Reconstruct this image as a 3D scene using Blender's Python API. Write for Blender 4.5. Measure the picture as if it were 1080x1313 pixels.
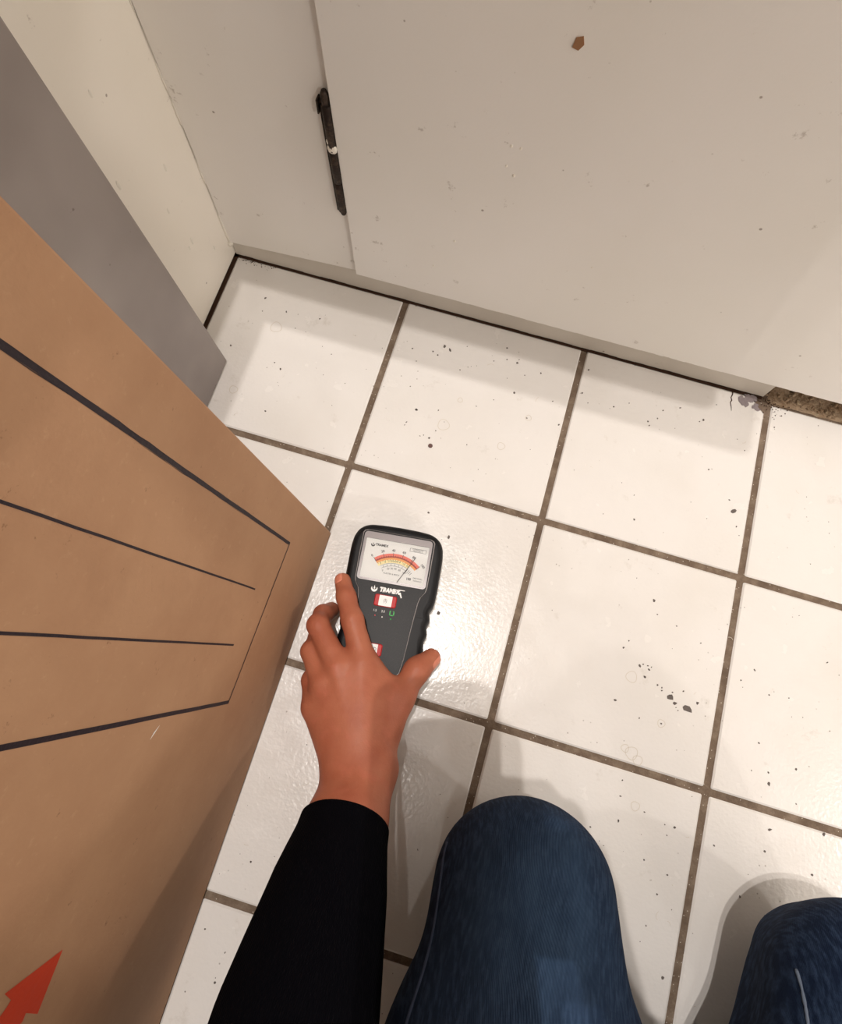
import bpy, bmesh, math, random
import numpy as np
from mathutils import Vector, Matrix, noise
from mathutils.bvhtree import BVHTree
random.seed(7)
for o in list(bpy.data.objects): bpy.data.objects.remove(o)
SC = bpy.context.scene
COL = SC.collection

# ------------------------------------------------------------------ camera
CAMP = Vector((-0.08102, -0.18479, 0.59478))
RX = Vector((0.958401, 0.284854, 0.018076)); RY = Vector((0.279446, -0.923541, -0.262645)); RZ = Vector((-0.058121, 0.256770, -0.964723))
cam_d = bpy.data.cameras.new('camera'); cam = bpy.data.objects.new('camera', cam_d); COL.objects.link(cam)
cam.matrix_world = Matrix(((RX.x, -RY.x, -RZ.x, CAMP.x), (RX.y, -RY.y, -RZ.y, CAMP.y), (RX.z, -RY.z, -RZ.z, CAMP.z), (0, 0, 0, 1)))
cam_d.sensor_fit = 'HORIZONTAL'; cam_d.sensor_width = 36; cam_d.lens = 36*797.86/1080; cam_d.clip_start = 0.01
SC.camera = cam
# ------------------------------------------------------------------ world, lights, exposure
w = bpy.data.worlds.new('world'); SC.world = w; w.use_nodes = True
w.node_tree.nodes['Background'].inputs[0].default_value = (1.0, 0.93, 0.85, 1); w.node_tree.nodes['Background'].inputs[1].default_value = 0.05
def lamp(name, loc, power, radius, col=(1, .94, .885)):
    d = bpy.data.lights.new(name, 'AREA'); d.shape = 'DISK'; d.size = radius*2; d.energy = power; d.color = col
    o = bpy.data.objects.new(name, d); o.location = loc; COL.objects.link(o); return o
lamp('ceiling_lamp', (-.15, -.086, 2.38), 16, .009)
lamp('ceiling_lamp', (-.23, -.01, 2.38), 16, .009)
lamp('ceiling_lamp', (.06, .08, 2.38), 2, .06)
lamp('ceiling_lamp', (-.2, -.62, 2.38), 2.5, .015)
for fill_loc, fill_e in (((2.0, -1.9, 1.95), 58), ((2.0, -.25, 1.95), 34)):  # unseen side lamps, added to brighten the cabinet face, left wall and box
    pl = bpy.data.lights.new('fill_lamp', 'POINT'); pl.energy = fill_e; pl.shadow_soft_size = .06; pl.color = (1, .94, .885)
    plo = bpy.data.objects.new('fill_lamp', pl); plo.location = fill_loc; COL.objects.link(plo)
SC.view_settings.view_transform = 'Standard'; SC.view_settings.look = 'None'
SC.view_settings.gamma = 1; SC.view_settings.use_curve_mapping = False
SC.view_settings.exposure = 0.03

# ------------------------------------------------------------------ helpers
def finish(name, me, mat, parent=None, smooth=False):
    o = bpy.data.objects.new(name, me); COL.objects.link(o)
    if mat is not None:
        for m in (mat if isinstance(mat, (list, tuple)) else [mat]): me.materials.append(m)
    if smooth: me.polygons.foreach_set('use_smooth', [True]*len(me.polygons))
    if parent: o.parent = parent
    return o
def obj(name, bm, mat, parent=None, smooth=False):
    bmesh.ops.recalc_face_normals(bm, faces=bm.faces)
    me = bpy.data.meshes.new(name); bm.to_mesh(me); bm.free()
    return finish(name, me, mat, parent, smooth)
def tag(o, label=None, cat=None, group=None, kind=None):
    for k, v in (('label', label), ('category', cat), ('group', group), ('kind', kind)):
        if v: o[k] = v
    return o
def empty(name, loc=(0, 0, 0), rz=0):
    o = bpy.data.objects.new(name, None); o.location = loc; o.rotation_euler = (0, 0, rz); o.empty_display_size = .02; COL.objects.link(o); return o
def add_box(bm, lo, hi, bev=0, seg=2):
    vs = [bm.verts.new((x, y, z)) for x in (lo[0], hi[0]) for y in (lo[1], hi[1]) for z in (lo[2], hi[2])]
    fs = [bm.faces.new([vs[i] for i in f]) for f in ((0, 1, 3, 2), (4, 6, 7, 5), (0, 4, 5, 1), (2, 3, 7, 6), (0, 2, 6, 4), (1, 5, 7, 3))]
    if bev:
        es = list({e for f in fs for e in f.edges})
        bmesh.ops.bevel(bm, geom=es, offset=bev, segments=seg, profile=.5, affect='EDGES')
def box(lo, hi, bev=0, seg=2):
    bm = bmesh.new(); add_box(bm, lo, hi, bev, seg); return bm
def add_prism(bm, pts, z0, z1, inset=0, drop=0):
    n = len(pts)
    b = [bm.verts.new((p[0], p[1], z0)) for p in pts]; t = [bm.verts.new((p[0], p[1], z1-drop)) for p in pts]
    bm.faces.new(b[::-1])
    for i in range(n): bm.faces.new((b[i], b[(i+1) % n], t[(i+1) % n], t[i]))
    if inset:
        cx = sum(p[0] for p in pts)/n; cy = sum(p[1] for p in pts)/n
        q = []
        for i in range(n):
            a = Vector(pts[i-1][:2]); c = Vector(pts[i][:2]); d = Vector(pts[(i+1) % n][:2])
            e1 = (c-a).normalized(); e2 = (d-c).normalized(); nn = Vector((-(e1+e2).y, (e1+e2).x)).normalized()
            q.append(bm.verts.new((c.x+nn.x*inset, c.y+nn.y*inset, z1)))
        for i in range(n): bm.faces.new((t[i], t[(i+1) % n], q[(i+1) % n], q[i]))
        bm.faces.new(q)
    else: bm.faces.new(t)
def prism(pts, z0, z1, inset=0, drop=0):
    bm = bmesh.new(); add_prism(bm, pts, z0, z1, inset, drop); return bm
def rrect(x0, y0, x1, y1, r, n=5):
    P = []
    for cx, cy, a0 in ((x1-r, y0+r, -90), (x1-r, y1-r, 0), (x0+r, y1-r, 90), (x0+r, y0+r, 180)):
        for i in range(n+1):
            a = math.radians(a0+90*i/n); P.append((cx+r*math.cos(a), cy+r*math.sin(a)))
    return P
def add_tube(bm, path, radii, n=10, squash=None, cap=True):
    rings = []; N = len(path); prev = None
    for i, p in enumerate(path):
        p = Vector(p); d = (Vector(path[min(i+1, N-1)])-Vector(path[max(i-1, 0)])).normalized()
        u = (prev - d*prev.dot(d)).normalized() if prev else d.orthogonal().normalized()
        prev = u; v = d.cross(u); r = radii[i] if hasattr(radii, '__len__') else radii
        rings.append([bm.verts.new(p+(u*math.cos(2*math.pi*k/n)+v*math.sin(2*math.pi*k/n))*r) for k in range(n)])
    for a, b in zip(rings, rings[1:]):
        for k in range(n): bm.faces.new((a[k], a[(k+1) % n], b[(k+1) % n], b[k]))
    if cap:
        bm.faces.new(rings[0][::-1]); bm.faces.new(rings[-1])
    return rings
# ---- distance fields turned into one continuous surface
def smin(a, b, k):
    h = np.maximum(k-np.abs(a-b), 0)/k
    return np.minimum(a, b)-h*h*k*.25
def sdf_mesh(groups, h, k2=.004, cuts=()):
    lo = np.full(3, 1e9); hi = -lo
    for k, ps in groups:
        for p in ps:
            if p[0] == 'c':
                for c, r in ((p[1], p[3]), (p[2], p[4])): lo = np.minimum(lo, np.array(c)-r); hi = np.maximum(hi, np.array(c)+r)
            else:
                r = max(p[2]); lo = np.minimum(lo, np.array(p[1])-r); hi = np.maximum(hi, np.array(p[1])+r)
    lo -= 4*h+.004; hi += 4*h+.004
    n = np.ceil((hi-lo)/h).astype(int)+1
    ax = [lo[i]+h*np.arange(n[i]) for i in range(3)]
    F = np.full(n, 1., np.float32)
    for k, ps in groups:
        G = np.full(n, 1., np.float32)
        for p in ps:
            if p[0] == 'c': plo = np.minimum(np.array(p[1])-p[3], np.array(p[2])-p[4]); phi = np.maximum(np.array(p[1])+p[3], np.array(p[2])+p[4])
            else: r = max(p[2]); plo = np.array(p[1])-r; phi = np.array(p[1])+r
            m = max(k, k2)+3*h
            i0 = np.maximum(((plo-m-lo)/h).astype(int), 0); i1 = np.minimum(((phi+m-lo)/h).astype(int)+2, n)
            sl = tuple(slice(a, b) for a, b in zip(i0, i1))
            X, Y, Z = np.meshgrid(*[ax[i][sl[i]].astype(np.float32) for i in range(3)], indexing='ij', sparse=True)
            if p[0] == 'c':
                a = np.array(p[1]); b = np.array(p[2]); d = b-a; L = d@d
                t = np.clip(((X-a[0])*d[0]+(Y-a[1])*d[1]+(Z-a[2])*d[2])/L, 0, 1)
                D = np.sqrt((X-a[0]-t*d[0])**2+(Y-a[1]-t*d[1])**2+(Z-a[2]-t*d[2])**2)-(p[3]+(p[4]-p[3])*t)
            else:
                c = p[1]; r = p[2]
                if len(p) > 3:
                    M = p[3]; X0, Y0, Z0 = X-c[0], Y-c[1], Z-c[2]
                    A, B, C = [M[j][0]*X0+M[j][1]*Y0+M[j][2]*Z0 for j in range(3)]
                else: A, B, C = X-c[0], Y-c[1], Z-c[2]
                k0 = np.sqrt((A/r[0])**2+(B/r[1])**2+(C/r[2])**2); k1 = np.sqrt((A/r[0]**2)**2+(B/r[1]**2)**2+(C/r[2]**2)**2)
                D = k0*(k0-1)/np.maximum(k1, 1e-6)
            G[sl] = smin(G[sl], D.astype(np.float32), k)
        F = smin(F, G, k2)
    for (c, nrm) in cuts:
        X, Y, Z = np.meshgrid(*[a.astype(np.float32) for a in ax], indexing='ij', sparse=True)
        F = np.maximum(F, (X-c[0])*nrm[0]+(Y-c[1])*nrm[1]+(Z-c[2])*nrm[2])
    S = F < 0
    cell = np.zeros([m-1 for m in n], int)
    for dx in (0, 1):
        for dy in (0, 1):
            for dz in (0, 1): cell += S[dx:n[0]-1+dx, dy:n[1]-1+dy, dz:n[2]-1+dz]
    act = (cell > 0) & (cell < 8)
    idx = np.argwhere(act); vid = np.full(act.shape, -1, int); vid[act] = np.arange(len(idx))
    acc = np.zeros((len(idx), 3)); cnt = np.zeros(len(idx))
    corners = [(a, b, c) for a in (0, 1) for b in (0, 1) for c in (0, 1)]
    for i, c0 in enumerate(corners):
        for c1 in corners[i+1:]:
            if sum(abs(x-y) for x, y in zip(c0, c1)) != 1: continue
            f0 = F[idx[:, 0]+c0[0], idx[:, 1]+c0[1], idx[:, 2]+c0[2]]; f1 = F[idx[:, 0]+c1[0], idx[:, 1]+c1[1], idx[:, 2]+c1[2]]
            m = (f0 < 0) != (f1 < 0); t = f0[m]/(f0[m]-f1[m])
            acc[m] += np.array(c0)+t[:, None]*(np.array(c1)-np.array(c0)); cnt[m] += 1
    V = lo+h*(idx+acc/cnt[:, None])
    Q = []
    for axis in range(3):
        s0 = [slice(None)]*3; s1 = [slice(None)]*3; s0[axis] = slice(0, -1); s1[axis] = slice(1, None)
        a = S[tuple(s0)]; b = S[tuple(s1)]
        o1, o2 = [(1, 2), (2, 0), (0, 1)][axis]
        E = np.argwhere(a != b); E = E[(E[:, o1] > 0) & (E[:, o2] > 0)]
        def vv(d1, d2):
            c = E.copy(); c[:, o1] -= d1; c[:, o2] -= d2
            return vid[c[:, 0], c[:, 1], c[:, 2]]
        q = np.stack([vv(1, 1), vv(0, 1), vv(0, 0), vv(1, 0)], 1)
        ins = a[E[:, 0], E[:, 1], E[:, 2]]
        q[~ins] = q[~ins][:, ::-1]
        Q.append(q)
    Q = np.concatenate(Q); Q = Q[(Q >= 0).all(1)]
    # light smoothing
    for _ in range(2):
        acc = np.zeros_like(V); cn = np.zeros(len(V))
        for i in range(4):
            np.add.at(acc, Q[:, i], V[Q[:, (i+1) % 4]]+V[Q[:, i-1]]); np.add.at(cn, Q[:, i], 2)
        V = V*.5+.5*acc/cn[:, None]
    return V, Q
def mesh_np(name, V, Q):
    me = bpy.data.meshes.new(name); me.vertices.add(len(V)); me.vertices.foreach_set('co', np.asarray(V, np.float32).ravel())
    me.loops.add(len(Q)*4); me.loops.foreach_set('vertex_index', Q.ravel().astype(np.int32))
    me.polygons.add(len(Q)); me.polygons.foreach_set('loop_start', np.arange(0, len(Q)*4, 4, dtype=np.int32))
    me.polygons.foreach_set('use_smooth', np.ones(len(Q), bool)); me.update(calc_edges=True); me.validate(); return me

# ------------------------------------------------------------------ materials
def srgb(r, g, b): return tuple((c/255/12.92 if c <= 10 else ((c/255+.055)/1.055)**2.4) for c in (r, g, b))+(1,)
class M:
    def __init__(s, name, base, rough=.5, spec=.5, metal=0, coord='Object'):
        s.m = bpy.data.materials.new(name); s.m.use_nodes = True; s.t = s.m.node_tree; s.b = s.t.nodes['Principled BSDF']
        s.b.inputs['Base Color'].default_value = base; s.b.inputs['Roughness'].default_value = rough
        s.b.inputs['Specular IOR Level'].default_value = spec; s.b.inputs['Metallic'].default_value = metal
        if coord == 'World': s.vec = s.n('ShaderNodeNewGeometry').outputs['Position']
        else: s.vec = s.n('ShaderNodeTexCoord').outputs['Object']
        s.col = None; s.base = base; s.h = None
    def n(s, t, **k):
        x = s.t.nodes.new(t)
        for a, b in k.items(): setattr(x, a, b)
        return x
    def l(s, a, b): s.t.links.new(a, b)
    def noise(s, scale, detail=3, rough=.5, vec=None, stretch=None):
        v = vec or s.vec
        if stretch:
            mp = s.n('ShaderNodeMapping'); mp.inputs['Scale'].default_value = stretch; s.l(v, mp.inputs[0]); v = mp.outputs[0]
        x = s.n('ShaderNodeTexNoise'); x.inputs['Scale'].default_value = scale; x.inputs['Detail'].default_value = detail; x.inputs['Roughness'].default_value = rough
        s.l(v, x.inputs['Vector']); return x.outputs[0]
    def voro(s, scale, stretch=None, feature='F1'):
        x = s.n('ShaderNodeTexVoronoi', feature=feature); x.inputs['Scale'].default_value = scale
        s.l(s.vec, x.inputs['Vector']); return x
    def ramp(s, v, a, b, va=0., vb=1.):
        x = s.n('ShaderNodeMapRange'); x.inputs[1].default_value = a; x.inputs[2].default_value = b; x.inputs[3].default_value = va; x.inputs[4].default_value = vb
        s.l(v, x.inputs[0]); return x.outputs[0]
    def mul(s, a, b):
        x = s.n('ShaderNodeMath', operation='MULTIPLY'); s.l(a, x.inputs[0])
        if isinstance(b, (int, float)): x.inputs[1].default_value = b
        else: s.l(b, x.inputs[1])
        return x.outputs[0]
    def mix(s, fac, color):
        x = s.n('ShaderNodeMix', data_type='RGBA'); s.l(fac, x.inputs[0])
        if s.col is None: x.inputs[6].default_value = s.base
        else: s.l(s.col, x.inputs[6])
        x.inputs[7].default_value = color; s.col = x.outputs[2]; s.l(s.col, s.b.inputs['Base Color']); return s
    def bump(s, v, strength, dist=.001):
        x = s.n('ShaderNodeBump'); x.inputs['Strength'].default_value = strength; x.inputs['Distance'].default_value = dist
        s.l(v, x.inputs['Height'])
        if s.h is not None: s.l(s.h, x.inputs['Normal'])
        s.h = x.outputs[0]; s.l(s.h, s.b.inputs['Normal']); return s
    def rough(s, v): s.l(v, s.b.inputs['Roughness']); return s

def m_tile():
    t = M('glazed_tile', srgb(227, 223, 219), .2, .5, coord='World')
    t.mix(t.mul(t.ramp(t.noise(9, 4), .45, .75), .35), srgb(212, 206, 197))
    sp = t.voro(120); big = t.ramp(sp.outputs['Distance'], .10, .06); gate = t.ramp(t.noise(14, 2), .56, .62)
    t.mix(t.mul(t.mul(big, gate), .55), srgb(120, 108, 96))
    sc = t.noise(30, 6, .7, stretch=(1, 1, 1)); t.mix(t.mul(t.ramp(sc, .62, .72), .28), srgb(176, 165, 150))
    t.bump(t.noise(300, 1), .3, .0006); t.bump(t.noise(60, 2), .05, .001)
    t.rough(t.ramp(t.noise(45, 4), .4, .75, .16, .30)); return t.m
def m_grout():
    t = M('grout', srgb(112, 96, 82), .9, .2, coord='World')
    t.mix(t.ramp(t.noise(70, 5, .7), .45, .7), srgb(140, 124, 108)); t.mix(t.mul(t.ramp(t.noise(25, 3), .5, .7), .7), srgb(84, 68, 56))
    t.mix(t.ramp(t.voro(260).outputs['Distance'], .13, .08), srgb(205, 196, 184))
    t.bump(t.noise(400, 4), .7, .001); return t.m
def m_paint(name, c, c2, rough=.35):
    t = M(name, srgb(*c), rough, .45, coord='World')
    t.mix(t.mul(t.ramp(t.noise(6, 3), .4, .7), .6), srgb(*c2))
    t.mix(t.mul(t.ramp(t.noise(55, 5, .7), .66, .72), .5), srgb(150, 135, 118))
    t.mix(t.mul(t.ramp(t.voro(38).outputs['Distance'], .05, .035), .7), srgb(120, 104, 88))
    t.bump(t.noise(12, 4), .25, .002); t.bump(t.noise(420, 3), .12, .0005); return t.m
def m_simple(name, c, rough=.5, spec=.5, metal=0, bump=None, coord='Object'):
    t = M(name, srgb(*c), rough, spec, metal, coord)
    if bump: t.bump(t.noise(bump[0], 3), bump[1], .001)
    return t.m
MT = dict(
    tile=m_tile(), grout=m_grout(),
    wallback=m_paint('cabinet_paint', (240, 236, 231), (234, 230, 221)),
    wallleft=m_paint('cream_paint', (240, 233, 222), (235, 228, 214)),
    plinth=m_paint('plinth_paint', (216, 209, 198), (190, 181, 168)),
    dirt=m_simple('dark_dirt', (66, 47, 36), .95, .1, bump=(300, .8)),
    ceiling=m_simple('ceiling_paint', (190, 186, 180), .8),
    counter=m_simple('counter_laminate', (196, 188, 176), .4),
)
def m_panel():
    t = M('brushed_grey_metal', srgb(166, 158, 154), .42, .5, .45, 'World')
    t.mix(t.mul(t.ramp(t.noise(7, 3), .35, .7), .6), srgb(118, 108, 106)); t.mix(t.ramp(t.noise(60, 4, .7), .70, .75), srgb(95, 84, 78))
    t.bump(t.noise(500, 2, stretch=(1, 1, .1)), .08, .0005); return t.m
def m_card():
    t = M('corrugated_cardboard', srgb(186, 145, 112), .7, .25, coord='World')
    t.mix(t.mul(t.ramp(t.noise(14, 5, .65), .4, .7), .55), srgb(168, 126, 95))
    t.mix(t.mul(t.ramp(t.noise(160, 5, .7), .6, .7), .35), srgb(200, 162, 128)); t.mix(t.mul(t.ramp(t.noise(90, 4, .8), .66, .72), .6), srgb(120, 84, 60))
    t.bump(t.noise(90, 4), .2, .001); t.bump(t.noise(600, 2), .15, .0005); return t.m
MT['panel'] = m_panel(); MT['card'] = m_card()
MT['ink'] = m_simple('black_print', (44, 34, 40), .6, .3, bump=(500, .3)); MT['redink'] = m_simple('red_print', (208, 62, 28), .6, .3, bump=(300, .2))
MT['kraft_in'] = m_simple('cardboard_edge', (140, 104, 76), .85)
def m_skin():
    t = M('skin', srgb(172, 104, 78), .5, .3)
    t.mix(t.ramp(t.noise(38, 4), .4, .7), srgb(160, 90, 66)); t.mix(t.mul(t.ramp(t.noise(90, 4), .55, .75), .5), srgb(184, 106, 84))
    t.b.inputs['Subsurface Weight'].default_value = .12; t.b.inputs['Subsurface Radius'].default_value = (.01, .004, .002); t.b.inputs['Subsurface Scale'].default_value = .3
    t.bump(t.noise(220, 4, .6), .25, .0008); t.bump(t.voro(700).outputs['Distance'], .18, .0004); return t.m
MT['skin'] = m_skin()
MT['nail'] = m_simple('fingernail', (206, 128, 104), .28, .5)
def m_denim():
    t = M('denim', srgb(22, 34, 56), .9, .1)
    v = t.noise(700, 2, stretch=(1, .14, .14)); t.mix(t.mul(t.ramp(v, .42, .68), .6), srgb(56, 74, 100))
    t.mix(t.mul(t.ramp(t.noise(600, 2, stretch=(.4, 1, 1)), .52, .7), .4), srgb(14, 23, 44))
    # worn, faded patch over the knee and thigh front (washed into the cloth)
    d = t.n('ShaderNodeVectorMath', operation='DISTANCE'); mp = t.n('ShaderNodeMapping'); mp.inputs['Scale'].default_value = (1, .35, 1)
    t.l(t.vec, mp.inputs[0]); t.l(mp.outputs[0], d.inputs[0]); d.inputs[1].default_value = (-.098, .115, .185)
    t.mix(t.mul(t.ramp(d.outputs['Value'], .075, .01), t.ramp(t.noise(55, 4, stretch=(1, .3, .3)), .3, .75, .25, .75)), srgb(64, 88, 118))
    wv = t.n('ShaderNodeTexWave'); wv.inputs['Scale'].default_value = 330; wv.inputs['Distortion'].default_value = 1.5; wv.wave_type = 'BANDS'; wv.bands_direction = 'DIAGONAL'
    t.l(t.vec, wv.inputs[0]); t.bump(wv.outputs[1], .35, .0006); t.bump(t.noise(26, 3), .35, .003); return t.m
MT['denim'] = m_denim(); MT['seamc'] = m_simple('denim_seam', (52, 66, 92), .85); MT['thread'] = m_simple('seam_thread', (98, 110, 128), .8)
t = M('black_knit', srgb(5, 5, 9), .95, .05); wv = t.n('ShaderNodeTexWave'); wv.inputs['Scale'].default_value = 260; wv.bands_direction = 'X'; t.l(t.vec, wv.inputs[0]); t.bump(wv.outputs[1], .4, .0006); MT['knit'] = t.m
MT['hair'] = m_simple('dark_hair', (28, 18, 14), .5, .4, bump=(200, .6)); MT['sole'] = m_simple('shoe_rubber', (28, 28, 30), .7); MT['eye'] = m_simple('eye_white', (225, 220, 214), .2)
MT['rubber'] = m_simple('black_rubber', (14, 14, 17), .5, .28, bump=(900, .12)); MT['lens_black'] = m_simple('phone_glass', (8, 8, 10), .1)
t = M('faceplate_grey', srgb(17, 15, 16), .4, .18, 0); t.bump(t.noise(1500, 2), .25, .0003); t.mix(t.ramp(t.noise(1500, 2), .5, .75), srgb(38, 34, 35)); MT['face'] = t.m
MT['edgeline'] = m_simple('faceplate_rim', (120, 114, 112), .35, .5, .4)
MT['bezel'] = m_simple('window_bezel', (132, 124, 124), .25, .5, .1)
MT['dial'] = m_simple('dial_card', (232, 230, 226), .45); MT['red'] = m_simple('red_plastic', (178, 20, 22), .4, .2); MT['white'] = m_simple('white_print', (240, 238, 236), .5)
MT['dk'] = m_simple('dial_black', (46, 42, 44), .5); MT['dred'] = m_simple('dial_red', (236, 112, 92), .5); MT['dred2'] = m_simple('dial_dark_red', (176, 44, 30), .5)
MT['dor'] = m_simple('dial_orange', (238, 160, 84), .5); MT['dyel'] = m_simple('dial_yellow', (246, 230, 170), .5); MT['green'] = m_simple('green_print', (60, 190, 84), .5); MT['pink'] = m_simple('red_led', (206, 90, 96), .4)
g = M('clear_plastic', (1, 1, 1, 1), .05); tr = g.n('ShaderNodeBsdfTransparent'); gl = g.n('ShaderNodeBsdfGlossy'); gl.inputs['Roughness'].default_value = .06
fr = g.n('ShaderNodeFresnel'); fr.inputs[0].default_value = 1.45; mx = g.n('ShaderNodeMixShader'); g.l(fr.outputs[0], mx.inputs[0]); g.l(tr.outputs[0], mx.inputs[1]); g.l(gl.outputs[0], mx.inputs[2]); g.l(mx.outputs[0], g.t.nodes['Material Output'].inputs[0]); MT['glass'] = g.m
t = M('old_hinge_metal', srgb(44, 34, 28), .55, .4, .5); t.mix(t.ramp(t.noise(180, 5, .7), .5, .65), srgb(82, 66, 54)); t.bump(t.noise(300, 4), .6, .001); MT['hinge'] = t.m
t = M('old_mortar', srgb(196, 172, 146), .95, .15, coord='World'); t.mix(t.ramp(t.noise(80, 5, .7), .45, .65), srgb(160, 132, 104)); t.mix(t.ramp(t.noise(150, 4, .7), .6, .68), srgb(205, 188, 160)); t.bump(t.noise(160, 5, .7), .9, .004); MT['mortar'] = t.m
MT['chip'] = m_simple('exposed_clay', (104, 96, 92), .85, .2, bump=(700, .6)); MT['chipd'] = m_simple('chipped_glaze', (138, 128, 130), .5, .4, bump=(500, .8)); MT['stain'] = m_simple('dried_drop', (206, 198, 186), .3); MT['rust'] = m_simple('brown_spot', (92, 62, 56), .6)
MT['caulk'] = m_simple('white_caulk', (232, 226, 214), .4); MT['bare'] = m_simple('chipped_paint', (150, 108, 74), .8)

# ------------------------------------------------------------------ room
fl = tag(obj('floor', box((-1.0, -2.9, -.03), (2.8, .30, -.0016)), MT['grout']), kind='structure')
P = .2; G = .0033
def tile_bm(x0, y0, x1, y1, corner=None):
    bm = bmesh.new()
    if corner: pts = [(x0, y0), (x1, y0)]+corner+[(x0, y1)]
    else: pts = rrect(x0, y0, x1, y1, .0015, 2)
    add_prism(bm, pts, -.008, 0, inset=.0016, drop=.0011); return bm
proto = None
special = []
for i in range(-2, 13):
    for j in range(0, -14, -1):
        x0, x1, y0, y1 = i*P+G, (i+1)*P-G, (j)*P+G, (j+1)*P-G
        if i == -2: x0 = -.3950
        if j == 0: y1 = .1962 if i < 1 else .1915
        if (i, j) == (0, 0):
            o = obj('tile', tile_bm(x0, y0, x1, y1, [(x1, .1800), (.1930, .1835), (.1890, .1860), (.1862, .1905), (.1800, .1925), (.1745, .1955)]), MT['tile'], fl); continue
        if i == -2 or j == 0: obj('tile', tile_bm(x0, y0, x1, y1), MT['tile'], fl); continue
        cx, cy = (x0+x1)/2, (y0+y1)/2
        if proto is None: proto = obj('tile', tile_bm(-P/2+G, -P/2+G, P/2-G, P/2-G), MT['tile'], fl)
        else:
            c = proto.copy(); COL.objects.link(c); c.parent = fl
            c.location = (cx, cy, random.uniform(-.0002, .0002)); c.rotation_euler = (random.uniform(-.0012, .0012), random.uniform(-.0012, .0012), 0); continue
        proto.location = (cx, cy, 0)
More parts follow.
